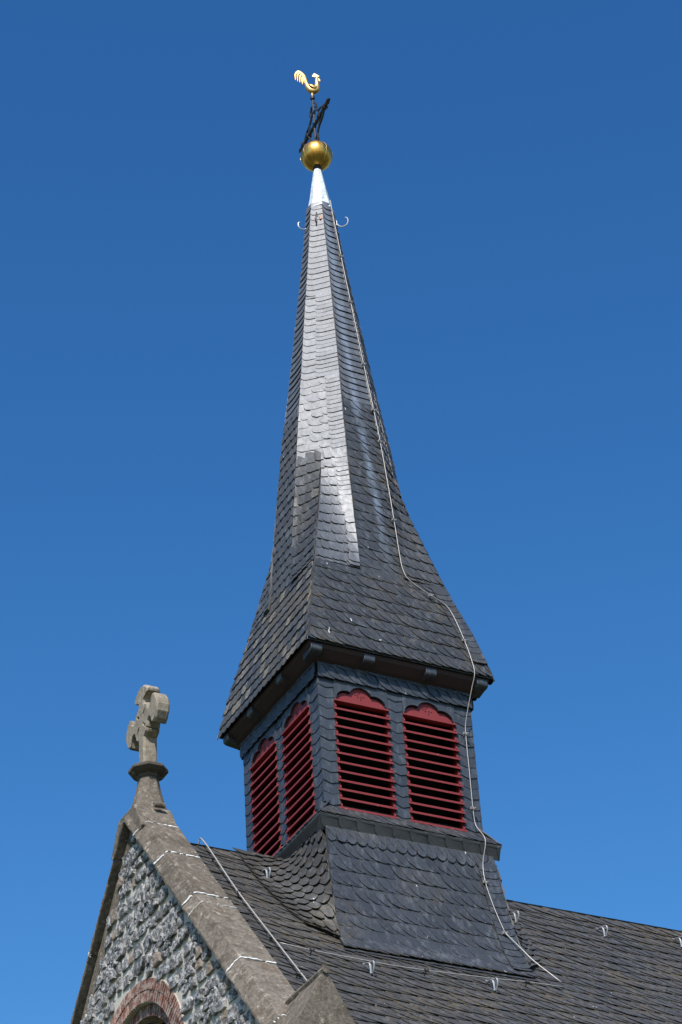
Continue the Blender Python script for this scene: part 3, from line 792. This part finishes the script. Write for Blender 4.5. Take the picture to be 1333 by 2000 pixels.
# ---- eaves: soffit and corbels
mb = MB()
for ax in range(4):
    def rot(x, y):
        for _ in range(ax): x, y = y, -x
        return x, y
    vs = []
    for a, z in ((1.47, 2.76), (1.60, 2.83), (1.735, 2.945), (1.765, 3.02)):
        for s in (-1, 1): vs.append((*rot(s * a, -a), z))
    mb.add(vs, [(2 * i, 2 * i + 1, 2 * i + 3, 2 * i + 2) for i in range(3)])
    for t_ in (-1.0, 0, 1.0):       # board joints
        vs = [(*rot(t_ * 1.45 + s, -a), z - .004) for s in (-.006, .006) for a, z in ((1.50, 2.775), (1.60, 2.83), (1.735, 2.945))]
        mb.add(vs, [(0, 1, 4, 3), (1, 2, 5, 4)])
mb.build('soffit', M_SOFFIT, turret)
CORB = [(1.45, 2.98), (1.45, 2.80), (1.66, 2.835), (1.735, 2.85), (1.765, 2.875), (1.775, 2.90), (1.775, 2.99)]
for sd_ in 'flrb':
    F = frame(sd_)
    for a in (-.62, .62) if sd_ in 'rb' else (-1.61, -.60, .60, 1.61):
        if abs(a) > 1.5 and sd_ == 'l' and a > 0: continue
        mb = MB(); k = len(CORB)
        v = [F(q, o_, z_) for q in (a - .105, a + .105) for o_, z_ in CORB]
        mb.add(v, [tuple(range(k)), tuple(range(2 * k - 1, k - 1, -1))] + [(j, k + j, k + (j + 1) % k, (j + 1) % k) for j in range(k)])
        mb.build('corbel', M_WALL, turret, bevel=.006)

# ================================================================== SPIRE
ZP = [3.02, 3.5, 3.99, 4.4, 4.85, 5.1, 5.55, 6.2, 6.79, 7.25, 7.7, 8.62, 9.7, 10.8, 11.94, 13.09, 14.26, 14.84]
AP = [1.80, 1.702, 1.590, 1.478, 1.358, 1.302, 1.262, 1.215, 1.165, 1.12, 1.075, .98, .85, .718, .583, .442, .312, .248]
CP = [.50, .49, .48, .47, .455, .445, .42, .40, .385, .375, .362, .335, .282, .232, .187, .142, .105, .088]
HP = [1.80, 1.702, 1.590, 1.478, 1.358, 1.302, 1.20, 1.05, .915, .828, .748]
dense = np.linspace(3.02, 14.84, 240)
def crom(xs_, ys_):
    m = np.gradient(np.array(ys_), np.array(xs_)); xs_, ys_ = np.array(xs_), np.array(ys_); out = []
    for q in dense:
        i = min(max(np.searchsorted(xs_, q) - 1, 0), len(xs_) - 2); h = xs_[i + 1] - xs_[i]; t = (q - xs_[i]) / h
        out.append((2 * t ** 3 - 3 * t * t + 1) * ys_[i] + (t ** 3 - 2 * t * t + t) * h * m[i] + (-2 * t ** 3 + 3 * t * t) * ys_[i + 1] + (t ** 3 - t * t) * h * m[i + 1])
    return np.array(out)
Ad, Cd = crom(ZP, AP), crom(ZP, CP)
z0, z1, ztop = 5.08, 7.92, 14.84
A_ = lambda z: np.interp(z, dense, Ad)
C_ = lambda z: np.interp(z, dense, Cd)
Hh = np.array(HP + [0]); 
def H_(z):
    z = np.asarray(z, float); oct_ = (A_(z) + C_(z)) / 2
    hv = np.interp(z, ZP[:11] + [7.93], HP + [float((A_(7.93) + C_(7.93)) / 2)])
    return np.where(z >= z1, oct_, np.where(z <= 5.1, A_(z), np.maximum(hv, oct_)))
rotq = [lambda x, y: (x, y), lambda x, y: (y, -x), lambda x, y: (-x, -y), lambda x, y: (-y, x)]
# cardinal panel
def cardinal(q):
    f = rotq[q]
    def P(u, v):
        z = ztop - v; x, y = f(u, -A_(z)); return np.stack([x, y, z], 1)
    def ext(v):
        z = ztop - v; return float(A_(z) if z < z0 else C_(z))
    return P, lambda v: -ext(v), ext
Hs = ztop - 3.0     # v at the eave
for q in range(4):
    P, ul, ur = cardinal(q)
    mb = MB()
    under(mb, P, ul, ur, 0, ztop - z0, 4, 60); under(mb, P, lambda v: -float(A_(ztop - v)), lambda v: float(A_(ztop - v)), ztop - z0, Hs - .02, 6, 16)
    style, mir = ('arc', False) if q in (0, 3) else ('tongue', False)
    # upper narrow part
    slates(mb, P, ul, ur, courses(0, 5.6, .165), lambda v: max(.1, 2 * C_(ztop - v)), 'scale' if q in (0, 2) else 'tongue', fit=True, lift=.014, step=.028, stagger=False, th=.008)
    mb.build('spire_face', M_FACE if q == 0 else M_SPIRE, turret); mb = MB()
    slates(mb, P, ul, ur, courses(5.6, ztop - z0 - .05, .215), .20, 'arc' if q == 0 else 'tongue', lift=.022, step=.032, stagger=True, th=.011)
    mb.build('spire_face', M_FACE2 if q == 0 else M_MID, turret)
    mb = MB()
    slates(mb, P, ul, ur, courses(ztop - z0 - .05, Hs + .02, .262 if q in (0, 2) else .245), .186 if q in (0, 2) else .19, 'arc' if q in (0, 2) else 'tongue', lift=.026 if q in (0, 2) else .016, step=.038, stagger=True, th=.012)
    if q == 0:      # narrow hip slates stacked along the right border
        slates(mb, P, lambda v: ur(v) - .34, ur, courses(ztop - z0 + .1, Hs - .28, .135), .34, 'round', fit=True, base=.055, lift=.004, step=.014, stagger=False)
    mb.build('spire_flare', M_FLARE if q in (0, 2) else M_FLAREL, turret)
# diagonal panels: from the side of cardinal q to the side of cardinal q+1 (corner -x,-y for q=0)
def diag_full(q):
    f = rotq[q]
    def P(u, v):
        z = ztop - v; a, c = A_(z), C_(z); w_ = math.sqrt(2) * (a - c) / 2
        t = u / w_
        x = (-(a + c) / 2) + (a - c) / 2 * t; y = (-(a + c) / 2) - (a - c) / 2 * t
        x, y = f(x, y); return np.stack([x, y, z], 1)
    ext = lambda v: float(math.sqrt(2) * (A_(ztop - v) - C_(ztop - v)) / 2)
    return P, lambda v: -ext(v), ext
def diag_half(q, side):      # side=+1: hip to right cardinal edge, -1: left edge to hip
    f = rotq[q]
    def P(u, v):
        z = ztop - v; a, c, h = A_(z), C_(z), H_(z)
        L = np.hypot(h - c, h - a)
        t = u / np.maximum(L, 1e-6)
        lift_ = np.clip((7.2 - z) / 2.0, 0, 1) * .035
        wt = np.clip((z - 5.1) / 1.3, 0, 1); fr = .2 * wt
        def bez(p0, p2, pf, tt):       # leaves the octagon edge along the facet, bends out to the hip
            p1 = (p0 + p2) / 2 * (1 - wt) + pf * wt
            return (1 - tt) ** 2 * p0 + 2 * tt * (1 - tt) * p1 + tt ** 2 * p2
        tt = (1 - t) if side > 0 else t; fx = -a + (a - c) * .22; fy = -c - (a - c) * .22
        if side > 0: x = bez(-c, -h, fy, tt); y = bez(-a, -h, fx, tt) - lift_ * np.clip(t, 0, 1)
        else: x = bez(-a, -h, fx, tt) - lift_ * np.clip(1 - t, 0, 1); y = bez(-c, -h, fy, tt)
        x, y = f(x, y); return np.stack([x, y, z], 1)
    def ext(v):
        z = ztop - v; return float(np.hypot(H_(z) - C_(z), H_(z) - A_(z)))
    return P, (lambda v: 0.0), ext
for q in range(4):
    P, ul, ur = diag_full(q); v1 = ztop - z1
    mb = MB(); under(mb, P, ul, ur, 0, v1, 4, 50)
    slates(mb, P, ul, ur, courses(0, 2.7, .155), lambda v: 2 * ur(v), 'scale', fit=True, lift=.010, step=.016, stagger=False, th=.014, jit=.005)
    slates(mb, P, ul, lambda v: ul(v) + .95 * ur(v), courses(2.7, 4.9, .185, .1), lambda v: .95 * ur(v), 'scale', fit=True, lift=.010, step=.016, stagger=False, th=.014, jit=.008)
    slates(mb, P, lambda v: ul(v) + .78 * ur(v), ur, courses(2.62, 4.92, .108, .1), lambda v: 1.22 * ur(v), 'scale', fit=True, lift=.006, step=.012, base=.016, stagger=False, th=.009, jit=.006)
    slates(mb, P, ul, ur, courses(4.9, v1 + .05, .20, .2), .225, 'skirt', lift=.012, step=.018, stagger='random', th=.013, jit=.010, size_var=.4)
    slates(mb, P, lambda v: ur(v) - .30, ur, courses(4.9, v1 + .02, .112, .1), .30, 'scale', fit=True, lift=.006, step=.012, base=.022, stagger=False, th=.009, jit=.006)
    mb.build('spire_facet', M_SPIRE, turret)
    for side in (1, -1):
        P, ul, ur = diag_half(q, side)
        mb = MB(); v0_ = v1 - .02; v2 = ztop - z0
        under(mb, P, ul, ur, v0_, v2, 8, 30)
        cut = v2 + .02
        if side > 0:
            # keeps to the outer two thirds near its foot: the hip side merges into the flare
            slates(mb, P, ul, ur, courses(v1 - .1, cut, .235, .1), .135, 'skirt', lift=.016, step=.032, th=.012, stagger='random', jit=.010, size_var=.3)
        else:
            slates(mb, P, ul, ur, courses(v1 - .1, cut, .235, .1), .17, 'skirt', lift=.016, step=.034, th=.012, stagger='random', jit=.010, size_var=.3)
        if side > 0:
            slates(mb, P, lambda v: ur(v) - .21, ur, courses(ztop - 6.35, cut - .02, .235), .21, 'scale', fit=True, lift=.004, step=.018, base=.045, stagger=False, th=.014, jit=.008)
            slates(mb, P, lambda v: ur(v) - .26, ur, courses(v1 + .05, ztop - 6.4, .118, .1), .26, 'scale', fit=True, lift=.004, step=.012, base=.034, stagger=False, th=.010, jit=.006)
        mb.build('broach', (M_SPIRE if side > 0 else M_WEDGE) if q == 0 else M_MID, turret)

# ---- white lead cap
mb = MB()
lv = [(14.80, .275, .105), (14.95, .232, .088), (15.2, .19, .078), (15.5, .145, .06), (15.8, .105, .043), (15.97, .085, .035), (16.03, .06, .03)]
vs = []
for z, a, c in lv:
    for x, y in ((-c, -a), (c, -a), (a, -c), (a, c), (c, a), (-c, a), (-a, c), (-a, -c)):
        vs.append((x + (rng.random() - .5) * .012, y + (rng.random() - .5) * .012, z + ((rng.random() - .5) * .05 if z < 14.9 else 0)))
mb.add(vs, [(i * 8 + j, i * 8 + (j + 1) % 8, (i + 1) * 8 + (j + 1) % 8, (i + 1) * 8 + j) for i in range(len(lv) - 1) for j in range(8)] + [tuple(range((len(lv) - 1) * 8, len(lv) * 8))])
cap = mb.build('lead_cap', M_LEAD, turret, bevel=.012)

# ================================================================== finial: ball, iron cross, weathercock
BZ, BR = 16.40, .337
ball = empty('gilded_ball', (0, 0, BZ), 'large gilded copper ball on the white tip of the spire', 'ball')
mb = MB(); prof_b = [(BR * math.sin(q), BZ - BR * .97 * math.cos(q)) for q in np.linspace(.12, math.pi - .08, 28)]
lathe(mb, prof_b, seg=48); mb.build('shell', M_GOLD, ball, smooth=True)
mb = MB()
for a in np.arange(8) * math.pi / 4 + .2:
    pts = [((BR + .001) * math.sin(q) * math.cos(a), (BR + .001) * math.sin(q) * math.sin(a), BZ - (BR * .97 + .001) * math.cos(q)) for q in np.linspace(.2, 2.9, 24)]
    tube(mb, pts, .0018, 5)
mb.build('seam', M_SEAM, ball)
mb = MB(); lathe(mb, [(.07, 15.98), (.10, 16.02), (.085, 16.07), (.06, 16.10)], seg=16); mb.build('socket', M_IRON, ball)

ic = empty('wrought_iron_cross', (0, 0, BZ + BR), 'black wrought iron cross with scrolls standing on the gilded ball', 'cross')
AD = Vector((.88 * .41, 0, 0)); 
rr0 = Vector((cy, -sy, 0)); tc = Vector((-sy, -cy, 0))      # camera right, towards camera (horizontal)
adir = (rr0 * .41 + tc * .91).normalized()
mb = MB(); tube(mb, [(0, 0, 16.68), (0, 0, 17.4), (0, 0, 18.06)], [.028, .024, .02], 10); mb.build('pole', M_IRON, ic)
ZC = 17.28
def X3(s, z): return tuple(adir * s + Vector((0, 0, z)))
mb = MB()
tube(mb, [X3(-.74, ZC), X3(-.68, ZC), X3(.68, ZC), X3(.74, ZC)], [.046, .04, .04, .05], 8)
for s in (-.60, -.32, .32, .60):
    tube(mb, [X3(s - .03, ZC), X3(s + .03, ZC)], .068, 10)
for s in (-1, 1):       # flame finials on the bar ends
    tube(mb, [X3(s * .72, ZC), X3(s * .80, ZC + .02), X3(s * .86, ZC)], [.035, .045, .012], 8)
mb.build('cross_bar', M_IRON, ic)
mb = MB()
for s in (-1, 1):
    for t_ in (-1, 1):
        pts = smooth_pts([X3(s * .06, ZC + t_ * .62), X3(s * .16, ZC + t_ * .50), X3(s * .14, ZC + t_ * .34), X3(s * .26, ZC + t_ * .22), X3(s * .42, ZC + t_ * .16), X3(s * .54, ZC + t_ * .05)], 4)
        tube(mb, pts, .026, 6)
        pts = smooth_pts([X3(s * .03, ZC + t_ * .40), X3(s * .20, ZC + t_ * .28), X3(s * .30, ZC + t_ * .05)], 4)
        tube(mb, pts, .022, 6)
        tube(mb, [X3(s * .15 - .02, ZC + t_ * .42), X3(s * .15 + .02, ZC + t_ * .42)], .035, 8)
mb.build('scrollwork', M_IRON, ic)
mb = MB()
for z in (ZC - .52, ZC - .05, ZC + .05, ZC + .36):
    mb = MB(); lathe(mb, [(.03, z - .02), (.045, z), (.03, z + .02)], seg=12); mb.build('pole_collar', M_IRON, ic)

wc = empty('weathercock', (0, 0, 18.06), 'golden weathercock with curled tail turning on the black rod at the very top', 'weathercock')
mb = MB(); lathe(mb, [(.022, 18.03), (.048, 18.06), (.055, 18.10), (.045, 18.135), (.024, 18.15)], seg=16); mb.build('bearing', M_IRON, wc)
mb = MB(); lathe(mb, [(.026, 18.14), (.026, 18.30)], seg=12); mb.build('stem', M_GOLD2, wc)
def RP(zx, zy, off=0.0):     # silhouette coordinates -> world (bird stands across the view)
    return tuple(rr0 * ((zx - 400) / 497.0) + tc * off + Vector((0, 0, 18.14 - (zy - 415) / 362.0)))
mb = MB()
body = smooth_pts([RP(343, 236), RP(350, 285), RP(376, 330), RP(416, 352), RP(448, 335), RP(456, 290), RP(456, 245), RP(463, 212)], 5)
rad = np.interp(np.linspace(0, 7, len(body)), range(8), [.022, .052, .082, .095, .085, .052, .036, .038])
tube(mb, body, rad, 14, squash=(tc, .75)); mb.build('body', M_GOLD2, wc, smooth=True)
mb = MB()
for i, (tx, ty, mx, my) in enumerate(((232, 232, 235, 160), (255, 250, 258, 172), (278, 262, 282, 188), (305, 283, 302, 208), (325, 270, 322, 222))):
    pts = smooth_pts([RP(350, 262 + i * 3), RP(325 + i * 2, 185 + i * 10), RP(mx + 35 - i * 5, my - 22 + i * 4), RP(mx, my + 8), RP(tx, ty)], 5)
    rad = np.interp(np.linspace(0, 4, len(pts)), range(5), [.026, .034, .036, .030, .004])
    tube(mb, pts, rad, 8, squash=(tc, .45))
mb.build('tail', M_GOLD2, wc, smooth=True)
mb = MB()
prism(mb, [((a - 400) / 497, -(b - 415) / 362) for a, b in ((412, 203), (426, 180), (438, 172), (448, 182), (460, 186), (472, 196), (486, 205), (470, 214), (450, 206), (436, 212))], tuple(tc * .03), tuple(Vector((0, 0, 18.14)) - tc * .015), tuple(rr0), (0, 0, 1))
mb.build('comb', M_GOLD2, wc)
mb = MB()
tube(mb, [RP(472, 212), RP(484, 218), RP(495, 228)], [.024, .016, .002], 8); mb.build('beak', M_GOLD2, wc)
mb = MB()
tube(mb, smooth_pts([RP(474, 226), RP(484, 244), RP(489, 262)], 3), [.012, .018, .022, .026, .026, .02, .01], 8, squash=(tc, .5)); mb.build('wattle', M_GOLD2, wc)
for s in (-1, 1):
    mb = MB(); pts = smooth_pts([RP(368, 300, .06 * s), RP(395, 325, .085 * s), RP(430, 342, .07 * s), RP(452, 322, .05 * s)], 3)
    tube(mb, pts, np.interp(np.linspace(0, 3, len(pts)), range(4), [.006, .035, .042, .02]), 8, squash=(tc, .4)); mb.build('wing', M_GOLD2, wc, smooth=True)

# ================================================================== hooks round the spire tip
def hook_tip(base, dirv, label, m=M_ZINC, scale=1.0, droop=False):
    h = empty('ladder_hook', base, label, 'hook', 'ladder hooks round the spire tip')
    b = Vector(base); dv = Vector(dirv).normalized(); up = Vector((0, 0, 1))
    mb = MB()
    pts = [(0, .05), (.05, -.03), (.12, -.06), (.20, -.03), (.235, .05), (.225, .14), (.18, .17)] if not droop else [(0, .16), (.03, .02), (.05, -.12), (.07, -.17), (.10, -.16), (.115, -.10)]
    tube(mb, smooth_pts([tuple(b + dv * p * scale + up * q * scale) for p, q in pts], 4), .014, 8, squash=None)
    mb.build('shank', m, h)
    mb = MB(); pl = b + up * .05
    s_ = dv.cross(up).normalized()
    prism(mb, [(-.03, -.06), (.03, -.06), (.03, .06), (-.03, .06)], tuple(dv * .012), tuple(pl), tuple(s_), (0, 0, 1)); mb.build('fixing_plate', m, h)
    return h
hook_tip((-.30, .05, 14.33), (-1, .15, 0), 'short pale hook on the shaded left side of the spire tip', scale=.8)
hook_tip((.235, -.235, 14.36), (.75, -.66, 0), 'longer pale curled hook on the right edge of the spire tip')
h3 = hook_tip((-.20, -.20, 14.44), (-.7, -.7, 0), 'dark drooping hook with copper tube on the bright front of the spire tip', M_IRON, droop=True)
mb = MB(); tube(mb, [(-.17, -.27, 14.46), (-.155, -.28, 14.36)], .022, 10); mb.build('copper_sleeve', M_COPPER, h3)

# ================================================================== roof hooks on the nave
def roof_hook(x, y, label):
    b = Vector(roofpt(x, y, .03)); q_ = .68
    h = empty('roof_hook', tuple(b), label, 'roof hook', 'snow and ladder hooks on the nave roof')
    nrm = Vector((0, -ST, CT)); dn = Vector((0, -CT, -ST)); sx = Vector((1, 0, 0))
    for nm, side, pts in (('hook_strap', 0.0, [(-.30, .02), (-.20, .05), (-.10, .13), (0, .16), (.10, .11), (.20, .02)]), ('hook_bow', .03, [(-.12, .12), (-.04, .20), (.05, .26), (.13, .24), (.19, .15), (.22, .04)])):
        mb = MB(); P_ = smooth_pts([tuple(b + dn * p * q_ + nrm * q * q_ + sx * side * q_) for p, q in pts], 4)
        tube(mb, P_, .017 if side == 0 else .013, 6, squash=(nrm, .5)); mb.build(nm, M_ZINC, h)
    return h
roof_hook(-2.22, -.62, 'zinc roof hook just below the ridge between gable and turret')
roof_hook(-1.62, -2.80, 'zinc roof hook below the left foot of the turret skirt, on the horizontal wire')
roof_hook(.58, -2.72, 'zinc roof hook below the right foot of the turret skirt, beside the wire')
roof_hook(2.45, -.60, 'zinc roof hook right behind the turret skirt near the ridge')
roof_hook(4.25, -.56, 'zinc roof hook near the ridge, midway along the right hand roof')
roof_hook(5.92, -.46, 'zinc roof hook near the ridge, farthest right')

# ================================================================== lightning conductors
def clamp(parent, p, nrm, s=.03, m=M_WIRE):
    mb = MB(); p = Vector(p); n_ = Vector(nrm).normalized(); t_ = n_.cross(Vector((0, 0, 1)))
    t_ = t_.normalized() if t_.length > .1 else Vector((1, 0, 0)); w_ = n_.cross(t_)
    tube(mb, [tuple(p - n_ * .09), tuple(p + n_ * .015)], .011, 6)
    prism(mb, [(-s * 1.5, -s * .7), (s * 1.5, -s * .7), (s * 1.5, s * .7), (-s * 1.5, s * .7)], tuple(n_ * .022), tuple(p - n_ * .011), tuple(t_), tuple(w_))
    tube(mb, [tuple(p + t_ * s + n_ * .0), tuple(p + t_ * s + n_ * .04)], .010, 6); tube(mb, [tuple(p - t_ * s), tuple(p - t_ * s + n_ * .04)], .010, 6)
    mb.build('clamp', m, parent)
wr = empty('lightning_conductor', (.2, -.3, 14.7), 'long pale lightning conductor wire running down the whole spire and turret corner', 'cable')
path = [(.07, -.33, 14.92), (.10, -.36, 14.4)]
for z in np.linspace(13.6, 5.6, 12): path.append((float(C_(z)) + .0, -float(A_(z)) - .075, float(z)))
path += [(.44, -1.37, 5.25), (.53, -1.42, 5.02), (.88, -1.49, 4.75), (1.15, -1.52, 4.60), (1.265, -1.59, 4.33), (1.35, -1.74, 3.75), (1.385, -1.85, 3.3), (1.39, -1.90, 2.99), (1.36, -1.80, 2.72), (1.30, -1.62, 2.2), (1.285, -1.585, 1.93), (1.285, -1.585, 1.2), (1.285, -1.585, .48), (1.30, -1.60, .15), (1.335, -1.76, -.12), (1.33, -1.79, -.3), (1.29, -1.72, -.62), (1.265, -1.78, -1.0), (1.33, -1.87, -1.5), (1.42, -1.98, -1.98)]
mb = MB(); tube(mb, smooth_pts(path, 5), .0075, 8); mb.build('wire', M_WIRE, wr, smooth=True)
mb = MB(); tube(mb, smooth_pts([path[-1], (1.62, -2.1, -2.28), (1.75, -2.25, -2.55), (1.98, -2.60, -3.02)], 4), .011, 8); mb.build('wire', M_WIRE, wr, smooth=True)
for z in (13.3, 12.0, 10.3, 9.1, 8.3, 6.4): clamp(wr, (float(C_(z)), -float(A_(z)) - .075, z), (.2, -1, 0))
for p in ((.90, -1.49, 4.74), (1.35, -1.74, 3.75), (1.285, -1.585, 1.93), (1.285, -1.585, .48), (1.265, -1.78, -1.0), (1.42, -1.98, -1.98)): clamp(wr, p, (0, -1, .1))
rw = empty('ridge_wire', (-3.0, -1.4, -1.7), 'thick aluminium rod laid down the slates beside the gable coping', 'cable')
a = roofpt(-3.04, -.12, .12); e_ = roofpt(-3.0, -3.7, .10)
mb = MB(); tube(mb, smooth_pts([(-3.06, .10, -.42), (-3.055, .05, -.16), roofpt(-3.05, -.06, .13), roofpt(-3.06, -1.3, .09), roofpt(-3.03, -2.6, .09), e_], 5), .0135, 8); mb.build('rod', M_WIRE, rw, smooth=True)
for y in (-.42, -1.35, -2.42, -3.25): clamp(rw, roofpt(-3.05, y, .08), (0, -ST, CT), .035, M_FLASH)
hwire = empty('roof_wire', (-.5, -2.6, -3.1), 'thin wire stretched across the nave slates below the turret skirt', 'cable')
pts = [roofpt(x, y, .13) for x, y in ((-3.02, -2.62), (-2.53, -2.68), (-1.80, -2.71), (-.94, -2.73), (.54, -2.65), (1.29, -2.58), (1.98, -2.56))]
mb = MB(); tube(mb, smooth_pts(pts, 3), .010, 8); mb.build('wire', M_WIRE, hwire, smooth=True)
for x, y in ((-2.53, -2.68), (-.60, -2.72), (1.29, -2.58)): clamp(hwire, roofpt(x, y, .13), (0, -ST, CT), .028, M_FLASH)
